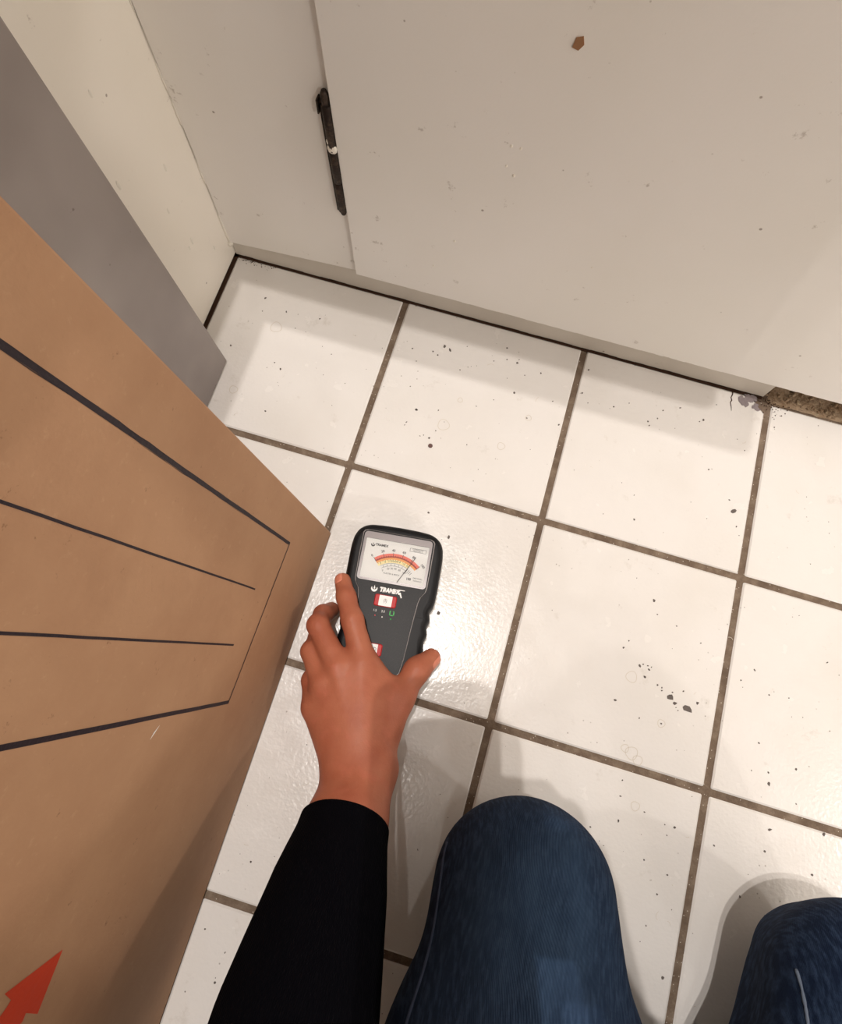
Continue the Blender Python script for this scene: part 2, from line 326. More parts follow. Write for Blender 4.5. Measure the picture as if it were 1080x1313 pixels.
# pits, chips and dried rings in the glaze
MARKS = [(-0.1449, 0.1568, 9), (-0.1383, 0.1542, 8), (-0.155, 0.1473, 5), (-0.1491, 0.1446, 4), (-0.1772, 0.144, 3), (-0.1687, 0.1311, 3), (-0.1218, 0.1348, 4), (-0.1145, 0.1404, 3), (-0.0804, 0.1744, 5), (-0.0771, 0.1613, 4), (-0.0654, 0.1604, 6), (-0.0647, 0.1649, 3), (-0.0544, 0.1488, 3), (-0.0386, 0.1564, 5), (-0.0602, 0.126, 7), (-0.09, 0.1554, 3), (-0.0788, 0.1118, 3), (-0.1527, 0.0776, 7), (-0.1307, 0.0835, 4), (-0.1314, 0.0511, 6), (-0.1378, 0.0526, 3), (-0.1409, 0.0506, 3), (-0.1271, 0.0609, 4), (-0.1276, 0.0433, 11), (-0.1594, 0.0577, 3), (-0.0923, 0.0554, 3), (-0.0072, 0.1045, 5), (-0.0942, 0.0994, 3), (-0.1665, 0.1011, 3), (-0.0191, 0.1284, 4), (0.0091, 0.1748, 5), (0.0083, 0.1468, 5), (0.0433, 0.1412, 4), (0.0166, 0.1374, 3), (-0.0407, 0.1021, 4), (0.1226, -0.0463, 7), (0.1281, -0.0582, 4), (0.1478, -0.0638, 4), (0.1067, -0.0904, 4), (0.1032, -0.098, 5), (0.1214, -0.1101, 7), (0.1241, -0.1078, 4), (0.1284, -0.1078, 4), (0.1301, -0.111, 5), (0.132, -0.108, 3), (0.1277, -0.1186, 7), (0.1405, -0.1223, 5), (0.1448, -0.1235, 4), (0.1453, -0.1261, 4), (0.1539, -0.1296, 17), (0.1588, -0.1339, 9), (0.171, -0.1355, 17), (0.179, -0.1277, 7), (0.1606, -0.1372, 3), (0.1628, -0.1393, 3), (0.1646, -0.121, 4), (0.1551, -0.1248, 4), (0.1055, -0.1467, 6), (0.1299, -0.1559, 4), (0.1501, -0.1548, 5), (0.1728, -0.073, 4), (0.2256, -0.083, 5), (0.2147, -0.0958, 4), (0.2908, -0.0564, 4), (0.2419, -0.1015, 4), (0.2602, -0.0989, 3), (0.239, -0.1461, 4), (0.2528, -0.1777, 8), (0.2747, -0.1587, 5), (0.2509, -0.1685, 4), (0.2359, -0.171, 3), (0.1256, -0.2122, 4), (0.1267, -0.2254, 4), (0.1496, -0.2322, 4), (0.1289, -0.2455, 6), (0.2784, -0.1874, 3), (0.1777, -0.2368, 6), (0.2588, -0.2147, 7), (0.3052, -0.2051, 7), (0.2568, -0.2333, 5), (0.2414, -0.2742, 5), (0.2992, -0.2401, 5), (0.2135, -0.2413, 4), (0.1566, -0.2695, 4), (0.1725, -0.2925, 5), (0.1782, -0.2754, 4), (0.168, -0.3182, 4), (0.1887, -0.3517, 7), (0.1689, -0.237, 3), (0.1722, -0.2449, 3), (0.0436, 0.141, 4), (0.0582, 0.1499, 3), (0.0939, 0.1521, 4), (0.0901, 0.1415, 4), (0.1106, 0.1603, 5), (0.081, 0.1354, 5), (0.0834, 0.1313, 4), (0.1365, 0.1541, 6), (0.1329, 0.151, 4), (0.1821, 0.0648, 14), (0.0882, 0.0275, 5), (0.1509, 0.1012, 5), (0.1876, 0.0499, 4), (0.1765, 0.0753, 4), (0.2532, 0.1829, 3), (0.1832, 0.1327, 3), (0.0832, 0.0523, 3), (0.1468, 0.1752, 3), (-0.3476, 0.1555, 6), (-0.345, 0.1395, 3), (-0.3202, 0.1462, 5), (-0.2828, 0.1487, 5), (-0.3625, 0.0906, 5), (-0.3114, 0.0852, 4), (-0.3027, 0.0801, 6), (-0.2573, 0.1121, 3), (-0.3015, 0.0303, 5), (-0.2329, 0.0843, 3), (-0.1528, 0.0773, 6), (-0.1771, 0.1441, 4), (-0.1587, 0.0611, 4), (-0.3042, 0.1302, 3), (-0.1682, -0.3657, 3), (-0.0336, -0.3169, 3), (-0.0154, -0.2852, 2), (0.1291, -0.2452, 3), (0.1206, -0.2684, 2), (0.1571, -0.2696, 2), (0.1062, -0.2573, 4), (-0.1679, -0.366, 4), (-0.1866, -0.4239, 4), (-0.1647, -0.4575, 5), (-0.1499, -0.4376, 4), (-0.1644, -0.4353, 3), (-0.0833, -0.0431, 8), (-0.0727, -0.1168, 9), (-0.1093, -0.0251, 6)]
bm = bmesh.new()
def blob(bm, x, y, r, z0=-.0002, z1=.00025, n=7, jag=.3, el=1, ang=0):
    pts = []
    for k in range(n):
        a = 2*math.pi*k/n; q = r*(1+random.uniform(-jag, jag)); u, v = q*math.cos(a)*el, q*math.sin(a)/el
        pts.append((x+u*math.cos(ang)-v*math.sin(ang), y+u*math.sin(ang)+v*math.cos(ang)))
    add_prism(bm, pts, z0, z1)
for x, y, r in MARKS: blob(bm, x, y, r*.00019, el=random.uniform(.8, 1.35), ang=random.uniform(0, 3))
for k in range(240):
    blob(bm, random.uniform(-.38, .4), random.uniform(-.5, .18), random.uniform(.0002, .00045))
tag(obj('glaze_pits', bm, MT['chip'], fl), kind='stuff')
bm = bmesh.new()
def ring(bm, x, y, r, w=.0006, a0=0, a1=2*math.pi):
    n = 26; A = []
    for k in range(n+1):
        a = a0+(a1-a0)*k/n; q = r*(1+.07*math.sin(3*a+x*90)); A.append([bm.verts.new((x+(q+s)*math.cos(a), y+(q+s)*math.sin(a), .00018)) for s in (-w/2, w/2)])
    for a, b in zip(A, A[1:]): bm.faces.new((a[0], a[1], b[1], b[0]))
for x, y, r in [(-.3242, .1255, 28), (-.3414, .0436, 20), (-.1211, .0694, 28), (-.1122, .1012, 12), (-.0389, .1027, 14), (-.0583, .0641, 18), (.1158, -.122, 24), (.129, -.1874, 26), (.1355, -.1920, 20), (.1225, -.1850, 16), (.1409, -.2297, 18), (.1501, -.1548, 16)]:
    ring(bm, x, y, r*.00021)
for k in range(60):
    a = random.uniform(0, 6); ring(bm, random.uniform(-.38, .4), random.uniform(-.45, .17), random.uniform(.002, .005), .0004, a, a+random.uniform(.6, 2))
tag(obj('dried_drop_rings', bm, MT['stain'], fl), kind='stuff')
bm = bmesh.new(); blob(bm, -.1276, .0433, .0023, z0=-.001, z1=.0006, n=12, jag=.05); obj('brown_spot', bm, MT['rust'], fl)
# broken corner of the tile beside the mortar: chipped glaze and a crack
bm = bmesh.new()
for x, y, r, e in ((.1725, .1885, .0052, 1.2), (.1752, .1850, .004, 1), (.1700, .1900, .0030, 1), (.1785, .1930, .0045, 1.3), (.1864, .1842, .0030, 1.1), (.1895, .1820, .0024, 1.2), (.1870, .1875, .0022, 1.2), (.1835, .1945, .0035, 1.4)):
    blob(bm, x, y, r*.9, z0=-.001, z1=random.uniform(.0003, .0008), n=11, jag=.35, el=e, ang=random.uniform(0, 3))
tag(obj('chipped_glaze', bm, MT['chipd'], fl), kind='stuff')
bm = bmesh.new(); cr = [(.1608, .1962), (.1612, .1920), (.1602, .1880), (.1615, .1850), (.1604, .1820), (.1622, .1770), (.1630, .1730)]
add_tube(bm, [(x, y, .0001) for x, y in cr], [.0007, .0006, .0005, .0006, .0005, .0004, .0002], 5); obj('crack', bm, MT['dirt'], fl)
bm = bmesh.new()
add_box(bm, (-.3990, -1.2, -.003), (-.3949, .200, -.0006)); add_box(bm, (-.3990, .1960, -.003), (.192, .2030, -.0006)); obj('dirt_line', bm, MT['dirt'], fl)
# dirt crumbs along the wall joint
bm = bmesh.new()
for k in range(300):
    u = random.random()
    if u < .45: x, y = random.uniform(-.395, .2), .1965+random.gauss(0, .0009)
    elif u < .6: x, y = random.uniform(-.392, -.35), .1955-abs(random.gauss(0, .003))
    else: x, y = .2+random.gauss(.004, .009), .198-abs(random.gauss(0, .010))
    r = random.uniform(.0002, .0007); bmesh.ops.create_icosphere(bm, subdivisions=1, radius=r, matrix=Matrix.Translation((x, y, r*.4)))
tag(obj('dirt_crumbs', bm, MT['dirt'], fl), kind='stuff')

# left wall
tag(obj('wall_left', box((-.46, -2.9, .002), (-.3980, .25, .815), .0008), MT['wallleft']), kind='structure')
tag(obj('wall_back', box((-.398, .2035, 0), (.194, .22, .815)), MT['plinth']), kind='structure')
# plinth board under the frame, recessed
bm = bmesh.new(); N = 60
for k in range(N):
    x0 = -.397+k*(.589)/N; x1 = -.397+(k+1)*.589/N
    add_box(bm, (x0, .1980, .0014+.0010*noise.noise(Vector((x0*40, 0, 0)))), (x1+.0001, .2036, .046))
tag(obj('trim_1', bm, MT['plinth']), kind='structure')
# cabinet frame board beside the door
def slab(pts, y0, y1, bev=.0008):
    bm = bmesh.new(); a = [bm.verts.new((x, y0, z)) for x, z in pts]; b = [bm.verts.new((x, y1, z)) for x, z in pts]; n = len(pts)
    bm.faces.new(a); bm.faces.new(b[::-1])
    for i in range(n): bm.faces.new((a[i], b[i], b[(i+1) % n], a[(i+1) % n]))
    if bev: bmesh.ops.bevel(bm, geom=bm.edges[:], offset=bev, segments=2, profile=.5, affect='EDGES')
    return bm
tag(obj('trim_2', slab([(-.3972, .0235), (-.2400, .0350), (-.2400, .815), (-.3972, .815)], .1950, .2035), MT['wallback']), kind='structure')
# door, standing proud of the frame, its lower edge worn
pts = [(-.2517, .0365)]
for k in range(40):
    x = -.2517+k*.9/40; pts.append((x+.01, .0372+.00035*random.uniform(-1, 1)*(1 if x < .3 else 0)+.004*min(1, max(0, x+.25))))
pts += [(.66, .0415), (.66, .80), (-.2640, .80)]
door = tag(obj('door_1', slab(pts, .1888, .2036, .0006), MT['wallback']), kind='structure')
bm = bmesh.new()
for k in range(120):
    x = -.2505+k*.0075; z = .0372+.004*min(1, max(0, x+.25)); q = random.uniform(0, .0006) if x < .4 else 0
    add_box(bm, (x, .1899+q*.5, z-.0022+q), (x+.0075, .2030, z+.001))
obj('worn_edge', bm, MT['wallback'], door)
obj('paint_chip', slab([(-.0935, .3140), (-.0895, .3130), (-.0870, .3170), (-.0885, .3215), (-.0925, .3200)], .1882, .1892, 0), MT['bare'], door)
bm = bmesh.new()
for x, z, r in ((-.118, .236, .0012), (-.111, .236, .001), (-.119, .218, .0009), (-.112, .211, .0013), (-.152, .124, .0013), (-.17, .083, .0009), (-.03, .136, .0008)): bmesh.ops.create_icosphere(bm, subdivisions=2, radius=r, matrix=Matrix.Translation((x, .1888, z)) @ Matrix.Diagonal((1, .4, 1.4, 1)))
tag(obj('paint_drips', bm, MT['caulk'], door), kind='stuff')
# hinge: two leaves, three knuckles round a pin
hg = tag(obj('hinge', slab([(-.2636, .1195), (-.2530, .1195), (-.2545, .2330), (-.2660, .2330)], .1925, .1953, .0004), MT['hinge'], door), 'black worn hinge with flecks of paint')
bm = bmesh.new(); add_box(bm, (-.2660, .1888, .2215), (-.2648, .1950, .2330)); obj('leaf', bm, MT['hinge'], hg)
for z0, z1 in ((.1235, .1560), (.1568, .1885), (.1893, .2300)):
    bm = bmesh.new(); xs = lambda z: -.2568-(z-.12)*.018
    add_tube(bm, [(xs(z0), .1905, z0), (xs(z0), .1905, z0+.001), (xs(z1), .1905, z1-.001), (xs(z1), .1905, z1)], [.0034, .0040, .0040, .0034], 14); obj('knuckle', bm, MT['hinge'], hg, True)
bm = bmesh.new(); add_tube(bm, [(-.2588, .1905, .228), (-.2590, .1905, .238), (-.2591, .1905, .2415)], [.0030, .0034, .0020], 12); obj('pin', bm, MT['hinge'], hg, True)
bm = bmesh.new(); add_tube(bm, [(-.2567, .1905, .1195), (-.2567, .1905, .1240)], [.0022, .0036], 12); obj('pin', bm, MT['hinge'], hg, True)
bm = bmesh.new(); bmesh.ops.create_icosphere(bm, subdivisions=2, radius=.0042, matrix=Matrix.Translation((-.2580, .1885, .1925)) @ Matrix.Diagonal((1, .5, 1.3, 1))); bmesh.ops.create_icosphere(bm, subdivisions=2, radius=.0022, matrix=Matrix.Translation((-.2600, .1885, .1985)) @ Matrix.Diagonal((1, .6, 1.6, 1)))
obj('paint_blob', bm, MT['wallleft'], hg, True)
# caulk in the corner
bm = bmesh.new(); path = [(-.3974+random.uniform(-.0003, .0003), .1948, .0200+k*.016) for k in range(50)]
add_tube(bm, path, [random.choice((.0002, .0002, .0011)) if i > 2 else .0014 for i in range(50)], 6); bmesh.ops.create_icosphere(bm, subdivisions=2, radius=.003, matrix=Matrix.Translation((-.3965, .1945, .0225)))
tag(obj('trim_3', bm, MT['caulk'], None, True), kind='structure')
bm = bmesh.new()
for y, z, r in ((.145, .085, .0020), (.138, .083, .0013), (.155, .163, .0018), (.135, .135, .0016), (.17, .045, .0014), (.10, .2, .002), (.12, .26, .0015)):
    bmesh.ops.create_icosphere(bm, subdivisions=2, radius=r, matrix=Matrix.Translation((-.3980, y, z)) @ Matrix.Diagonal((.4, .8, 2.2, 1)))
tag(obj('paint_drips', bm, MT['caulk'], bpy.data.objects['wall_left'], True), kind='stuff')
# bare mortar bed at the right, beneath the door
bm = bmesh.new(); NX, NY = 90, 12; gv = []
for i in range(NX+1):
    r_ = []
    for j in range(NY+1):
        x = .1925+i*.70/NX; y = .1918+j*.040/NY
        z = .0002+.0045*noise.noise(Vector((x*90, y*90, 1)))+.002*noise.noise(Vector((x*300, y*300, 3)))
        if j == 0 or i == 0: z = -.006
        r_.append(bm.verts.new((x, y, z)))
    gv.append(r_)
for i in range(NX):
    for j in range(NY): bm.faces.new((gv[i][j], gv[i+1][j], gv[i+1][j+1], gv[i][j+1]))
tag(obj('trim_4', bm, MT['mortar'], None, True), kind='structure')
bm = bmesh.new()
for k in range(170):
    x = random.uniform(.193, .42); y = .2+random.uniform(-.004, .012); r = random.uniform(.0006, .0026)
    bmesh.ops.create_icosphere(bm, subdivisions=1, radius=r, matrix=Matrix.Translation((x, y, .001)) @ Matrix.Rotation(random.uniform(0, 3), 4, 'Z') @ Matrix.Diagonal((1.4, .8, .6, 1)))
tag(obj('mortar_crumbs', bm, MT['mortar'], bpy.data.objects['trim_4']), kind='stuff')
tag(obj('wall_back', box((.194, .2325, -.01), (1.9, .25, .815)), MT['plinth']), kind='structure')
# unseen counter slabs added to cast floor shadow bands; upper walls, ceiling, far walls
tag(obj('trim_5', box((-1.0, .08, .815), (.04, .8, .85), .004), MT['counter']), kind='structure')
tag(obj('trim_7', box((.0402, .192, .815), (2.8, .8, .85), .004), MT['counter']), kind='structure')
tag(obj('trim_6', box((-1.0, -1.2, .815), (-.30, .08, .85), .004), MT['counter']), kind='structure')
tag(obj('wall_rear', box((-1.0, .8, .0), (2.8, .86, 2.42)), MT['ceiling']), kind='structure')
tag(obj('wall_far', box((-1.06, -2.96, 0), (-1.0, .86, 2.42)), MT['ceiling']), kind='structure')
tag(obj('wall_right', box((2.8, -2.96, 0), (2.86, .86, 2.42)), MT['ceiling']), kind='structure')
tag(obj('wall_front', box((-1.0, -2.96, 0), (2.8, -2.9, 2.42)), MT['ceiling']), kind='structure')
tag(obj('ceiling', box((-1.06, -2.96, 2.42), (2.86, .86, 2.48)), MT['ceiling']), kind='structure')

# ------------------------------------------------------------------ grey metal panel
gp = tag(obj('metal_panel', box((-.3930, -.95, .0015), (-.3590, .0725, .78), .0015, 2), MT['panel']), 'dark grey sheet metal panel standing upright between cardboard box and cream wall', 'panel')

for v in gp.data.vertices: v.co.y -= .047*v.co.z      # leans back a little

# ------------------------------------------------------------------ cardboard box (stands a little askew)
A0 = Vector((-.19496, -.07204, 0.0008)); EU = Vector((-.00346, -.99999, 0)); UP = Vector((-.05356, -.05496, 1.0)); EN = Vector((-1, .0035, 0))
def bp(e, h, d=0): return A0+EU*e+UP*h+EN*d       # along the front edge, up, inwards
cb = empty('cardboard_box', bp(.25, 0, .055)); tag(cb, 'tall brown cardboard box with thick black printed lines and red arrow', 'box')
BL, BH, BD, TH = .62, .72, .112, .0035
def bbox(name, e0, e1, h0, h1, d0, d1, mat, par, bev=.0008):
    bm = bmesh.new(); vs = [bm.verts.new(bp(e, h, d)-cb.location) for e in (e0, e1) for h in (h0, h1) for d in (d0, d1)]
    for f in ((0, 1, 3, 2), (4, 6, 7, 5), (0, 4, 5, 1), (2, 3, 7, 6), (0, 2, 6, 4), (1, 5, 7, 3)): bm.faces.new([vs[i] for i in f])
    if bev: bmesh.ops.bevel(bm, geom=bm.edges[:], offset=bev, segments=2, profile=.5, affect='EDGES')
    return obj(name, bm, mat, par)
front = bbox('side_panel', 0, BL, 0, BH, 0, TH, MT['card'], cb, .0015)
bbox('side_panel', 0, BL, 0, BH, BD-TH, BD, MT['card'], cb)
bbox('end_panel', .0008, TH, 0, BH, TH, BD-TH, MT['card'], cb); bbox('end_panel', BL-TH, BL-.0008, 0, BH, TH, BD-TH, MT['card'], cb)
bbox('bottom_panel', TH, BL-TH, .0005, TH, TH, BD-TH, MT['card'], cb)
bbox('top_flap', .001, BL-.001, BH, BH+TH, 0, BD/2-.001, MT['card'], cb); bbox('top_flap', .001, BL-.001, BH, BH+TH, BD/2+.001, BD, MT['card'], cb)
def strip(name, pts, w, mat, par):
    # flat printed line following (e,h) points, w = width at each point
    bm = bmesh.new(); L = []
    for i, p in enumerate(pts):
        a = Vector(pts[max(i-1, 0)]); b = Vector(pts[min(i+1, len(pts)-1)]); d = (b-a).normalized(); nn = Vector((-d.y, d.x))
        ww = w[i] if hasattr(w, '__len__') else w
        L.append([bm.verts.new(bp(p[0]+nn.x*s, p[1]+nn.y*s, -.00015)-cb.location) for s in (-ww/2, ww/2)])
    for a, b in zip(L, L[1:]): bm.faces.new((a[0], a[1], b[1], b[0]))
    return obj(name, bm, mat, par)
def seg(p0, p1, n=26, jit=.0001): return [(p0[0]+(p1[0]-p0[0])*k/n+random.uniform(-jit, jit), p0[1]+(p1[1]-p0[1])*k/n) for k in range(n+1)]
HT = .66
strip('printed_line', seg((.0334, .1148), (.0338, HT)), .0024, MT['ink'], front); strip('printed_line', seg((.1570, .1222), (.1568, HT)), .0026, MT['ink'], front)
strip('printed_line', seg((.0752, .1545), (.0750, HT)), .0012, MT['ink'], front); strip('printed_line', seg((.1155, .1556), (.1158, HT)), .0013, MT['ink'], front)
strip('printed_line', seg((.0328, .1152), (.1582, .1224), 20, 0), .0016, MT['ink'], front)
for s in (-1, 1):                                  # ragged ink bleeding beside the thick lines
    strip('ink_edge', [(.0336+s*.0012+random.uniform(-.0003, .0003), .12+k*.012) for k in range(40)], [random.choice((0.0001, .0001, .0003)) for _ in range(40)], MT['ink'], front)
arrow = [(.2712, .2367), (.2716, .2775), (.2778, .2694), (.2801, .2707), (.2870, .2790), (.2960, .2860), (.3060, .2770), (.2990, .2640), (.2962, .2494), (.2927, .2496), (.2995, .2366)]
bm = bmesh.new(); bm.faces.new([bm.verts.new(bp(e, h, -.0002)-cb.location) for e, h in arrow]); obj('red_arrow', bm, MT['redink'], front)
strip('scuff', [(.1626, .226), (.1665, .2292), (.1697, .2311)], [.0003, .0016, .0002], MT['white'], front)

# ------------------------------------------------------------------ moisture meter
MA = math.radians(6.84)
mm = empty('moisture_meter', (-.1243, -.0873, 0), MA); tag(mm, 'black handheld meter with white analog dial, lying on floor tile in hand', 'meter')
K = .001
half = [(0, 33.5), (16, 33.2), (28, 32.2), (34, 30.0), (39.2, 25.5), (42, 19), (43, 10), (43, -4), (42.8, -20), (42.2, -31), (41.2, -36), (38.6, -38.6), (38.2, -41), (40.6, -45), (40.8, -48), (38.6, -51), (38.0, -54), (40.0, -58), (40.2, -61.5), (38.0, -65), (37.8, -68), (39.0, -72), (39.2, -78), (38.4, -90), (36.5, -101), (31, -109), (20, -112), (0, -113)]
def resamp(P, n):
    P = [Vector(p) for p in P]; L = [0]
    for a, b in zip(P, P[1:]): L.append(L[-1]+(b-a).length)
    out = []
    for k in range(n+1):
        s = L[-1]*k/n; i = max(j for j in range(len(L)) if L[j] <= s+1e-9); i = min(i, len(P)-2)
        u = (s-L[i])/(L[i+1]-L[i]); out.append(P[i].lerp(P[i+1], u))
    return out
h = resamp(half, 110)
for _ in range(2): h = [h[0]]+[(h[i-1]+h[i]*2+h[i+1])/4 for i in range(1, len(h)-1)]+[h[-1]]
out = [(p.x, p.y) for p in h]+[(-p.x, p.y) for p in h[-2:0:-1]]      # clockwise from the top
def shell(layers, mat, par, name, cen=(0, -38)):
    bm = bmesh.new(); R = []
    for ins, z in layers:
        r_ = []
        n = len(out)
        for i in range(n):
            a = Vector(out[i-1]); c = Vector(out[i]); d = Vector(out[(i+1) % n]); tdir = (d-a).normalized(); nn = Vector((tdir.y, -tdir.x))
            p = c+nn*ins if ins < 12 else c.lerp(Vector(cen), 1)
            r_.append(bm.verts.new((p.x*K, p.y*K, z*K)))
        R.append(r_)
    for a, b in zip(R, R[1:]):
        for i in range(len(a)): bm.faces.new((a[i], a[(i+1) % len(a)], b[(i+1) % len(a)], b[i]))
    bm.faces.new(R[0]); bm.faces.new(R[-1])
    return obj(name, bm, mat, par, True)
boot = shell([(3, .8), (.6, 3), (0, 7), (0, 22), (-.0, 26), (.8, 30), (2.4, 32.4), (4.4, 33.6), (6.5, 33.9)], MT['rubber'], mm, 'rubber_boot')
fp = [(-33, 22), (-31.8, 24), (-29, 25.2), (29, 25.2), (31.8, 24), (33, 22), (33, 0), (32.6, -20), (31.8, -23.5), (28.2, -29), (26.9, -34), (26, -44), (24.6, -60), (23, -84), (21, -97), (18, -100), (-18, -100), (-21, -97), (-23, -84), (-24.6, -60), (-26, -44), (-26.9, -34), (-28.2, -29), (-31.8, -23.5), (-32.6, -20), (-33, 0)]
fps = [(x*K, y*K) for x, y in fp][::-1]
obj('faceplate_rim', prism([(x*1.022, (y+.038)*1.008-.038) for x, y in fps], .0325, .03455, .0005, .0005), MT['edgeline'], mm)
face = obj('faceplate', prism(fps, .0327, .0349, .0005, .0004), MT['face'], mm)
# bezel ring round the dial window
def frame_bm(o_, i_, z0, z1):
    bm = bmesh.new(); n = len(o_); R = [[bm.verts.new((p[0]*K, p[1]*K, z*K)) for p in ps] for ps, z in ((o_, z0), (o_, z1), (i_, z1), (i_, z0))]
    for a, b in zip(R, R[1:]+R[:1]):
        for i in range(n): bm.faces.new((a[i], a[(i+1) % n], b[(i+1) % n], b[i]))
    return bm
bez = obj('window_bezel', frame_bm(rrect(-31.6, -21.2, 31.6, 23.6, 3.2), rrect(-29.4, -19.4, 29.4, 18.2, .6), 34, 36.2), MT['bezel'], mm)
obj('bezel_step', frame_bm(rrect(-30.4, -20.2, 30.4, 20.6, 1.6), rrect(-29.2, -19.2, 29.2, 17.6, .5), 34.2, 37.0), MT['bezel'], bez)
dial = obj('dial', prism([(x*K, y*K) for x, y in ((-29.2, -19.2), (29.2, -19.2), (29.2, 18), (-29.2, 18))], .0345, .0352), MT['dial'], mm)
DZ = 35.3
def flat(bm, pts, z=DZ): bm.faces.new([bm.verts.new((x*K, y*K, z*K)) for x, y in pts])
def arc(r0, r1, a0, a1, z=DZ, n=40, cx=1, cy=-26):
    bm = bmesh.new(); A = []
    for k in range(n+1):
        a = math.radians(a0+(a1-a0)*k/n); A.append([bm.verts.new(((cx+r*math.cos(a))*K, (cy+r*math.sin(a))*K, z*K)) for r in (r0, r1)])
    for a, b in zip(A, A[1:]): bm.faces.new((a[0], b[0], b[1], a[1]))
    return bm
for nm, r0, r1, mt in (('red_band', 30.3, 32.8, 'dred'), ('dark_red_band', 29.1, 30.4, 'dred2'), ('orange_band', 27.2, 29.1, 'dor'), ('yellow_band', 24.2, 27.2, 'dyel')):
    obj(nm, arc(r0, r1, 128, 48 if r0 > 25 else 62), MT[mt], dial)
tk = bmesh.new()
def radial(a, r0, r1, w=.25):
    a = math.radians(a); c, s = math.cos(a), math.sin(a)
    flat(tk, [(1+r0*c+w*s, -26+r0*s-w*c), (1+r1*c+w*s, -26+r1*s-w*c), (1+r1*c-w*s, -26+r1*s+w*c), (1+r0*c-w*s, -26+r0*s+w*c)], DZ+.12)
for k in range(21): radial(128-4*k, 29, 31 if k % 4 else 33.6, .12 if k % 4 else .2)
for k in range(13): radial(126-5*k, 26.0, 27.4, .12)
for k in range(6): radial(118-9*k, 21.3, 23.2, .14)
for k in range(4): radial(60-4*k, 20+k*.3, 24, .16)
for r_ in (23.6, 21.2):
    b2 = arc(r_, r_+.22, 124, 62, DZ+.1); tmp = bpy.data.meshes.new('t'); b2.to_mesh(tmp); b2.free(); tk.from_mesh(tmp)
def rectl(x0, y0, x1, y1, w=.25):
    for a in ((x0, y0, x1, y0+w), (x0, y1-w, x1, y1), (x0, y0, x0+w, y1), (x1-w, y0, x1, y1)): flat(tk, [(a[0], a[1]), (a[2], a[1]), (a[2], a[3]), (a[0], a[3])], DZ+.1)
rectl(11.8, 11.2, 26.8, 14.6)
obj('scale_ticks', tk, MT['dk'], dial)
def text(s, x, y, size, mat, par, name='lettering', z=DZ+.12, rot=0, shear=0, sx=1, bold=0, ext=.02):
    cu = bpy.data.curves.new('t', 'FONT'); cu.body = s; cu.size = size*K; cu.align_x = 'CENTER'; cu.align_y = 'CENTER'; cu.shear = shear; cu.offset = bold*K; cu.extrude = ext*K; cu.resolution_u = 3
    t_ = bpy.data.objects.new('t', cu); COL.objects.link(t_)
    me = bpy.data.meshes.new_from_object(t_.evaluated_get(bpy.context.evaluated_depsgraph_get())); bpy.data.objects.remove(t_)
    me.transform(Matrix.Translation((x*K, y*K, z*K)) @ Matrix.Rotation(math.radians(rot), 4, 'Z') @ Matrix.Diagonal((sx, 1, 1, 1)))
    return finish(name, me, mat, par)
for s, a in (('0', 129), ('20', 112), ('40', 96), ('60', 80), ('80', 64), ('100', 46)):
    text(s, 1+35.6*math.cos(math.radians(a)), -26+35.6*math.sin(math.radians(a)), 3.1, MT['dk'], dial, 'numeral', rot=a-90, bold=.06)
for s, a in (('5', 122), ('6', 112), ('7', 104), ('WOOD', 93), ('9', 82), ('12', 73), ('15', 65)):
    text(s, 1+25.6*math.cos(math.radians(a)), -26+25.6*math.sin(math.radians(a)), 2.2, MT['dk'], dial, 'numeral', rot=a-90)
for s, a in (('0', 124), ('20', 108), ('30', 98), ('40', 88), ('60', 76), ('100', 62)):
    text(s, 1+18.9*math.cos(math.radians(a)), -26+18.9*math.sin(math.radians(a)), 2.4, MT['dk'], dial, 'numeral', rot=0)
text('TRAMEX', -14.2, 12.4, 3.0, MT['dk'], dial, bold=.12); text('COMPARATIVE', 19.2, 13.6, 1.5, MT['dk'], dial); text('MOISTURE %', 19.2, 12.1, 1.5, MT['dk'], dial)
text('PLASTER & BRICK', -1, -12.4, 1.9, MT['dk'], dial); text('DRYWALL', 23.2, -12.6, 1.9, MT['dk'], dial); text('REFERENCE', 23.2, -15, 1.5, MT['dk'], dial); text('100', 15, -14.2, 3.0, MT['dk'], dial, bold=.1)
def swoosh(x, y, s, mat, par, z):                # round mark beside the logo: a bold open crescent with a spike
    bm = bmesh.new(); A = []
    for k in range(19):
        a = math.radians(150+k*13.5); w_ = .18+.55*math.sin(math.pi*k/18)
        A.append([bm.verts.new(((x+s*r*math.cos(a))*K, (y+s*r*math.sin(a))*K, z*K)) for r in (1-w_, 1)])
    for a, b in zip(A, A[1:]): bm.faces.new((a[0], b[0], b[1], a[1]))
    bm.faces.new([bm.verts.new(((x+s*u)*K, (y+s*v)*K, z*K)) for u, v in ((-.25, .1), (.1, -.2), (.25, .25), (-.05, 1.1))])
    obj('logo_mark', bm, mat, par)
swoosh(-22.4, 12.0, 1.9, MT['dk'], dial, DZ+.12)
bm = bmesh.new(); add_tube(bm, [(5.2*K, -19*K, .0362), (18.4*K, 6.3*K, .0362)], [.0003, .00022], 6); obj('needle', bm, MT['dk'], mm)
obj('window_glass', box((-.0292, -.0192, .0368), (.0292, .0176, .0372)), MT['glass'], mm)
FZ = 34.95
swoosh(-13.8, -27.6, 2.9, MT['white'], face, FZ+.1)
text('TRAMEX', .2, -27.6, 5.4, MT['white'], face, 'lettering', FZ+.1, bold=.42, shear=.15, sx=.86)
bm = bmesh.new(); flat(bm, [(8.6, -27.5), (10.4, -27.5), (12.2, -32.0), (11.2, -32.4)], FZ+.12); flat(bm, [(7.6, -25.0), (13.8, -25.0), (13.8, -25.6), (7.6, -25.8)], FZ+.12); obj('lettering', bm, MT['white'], face)
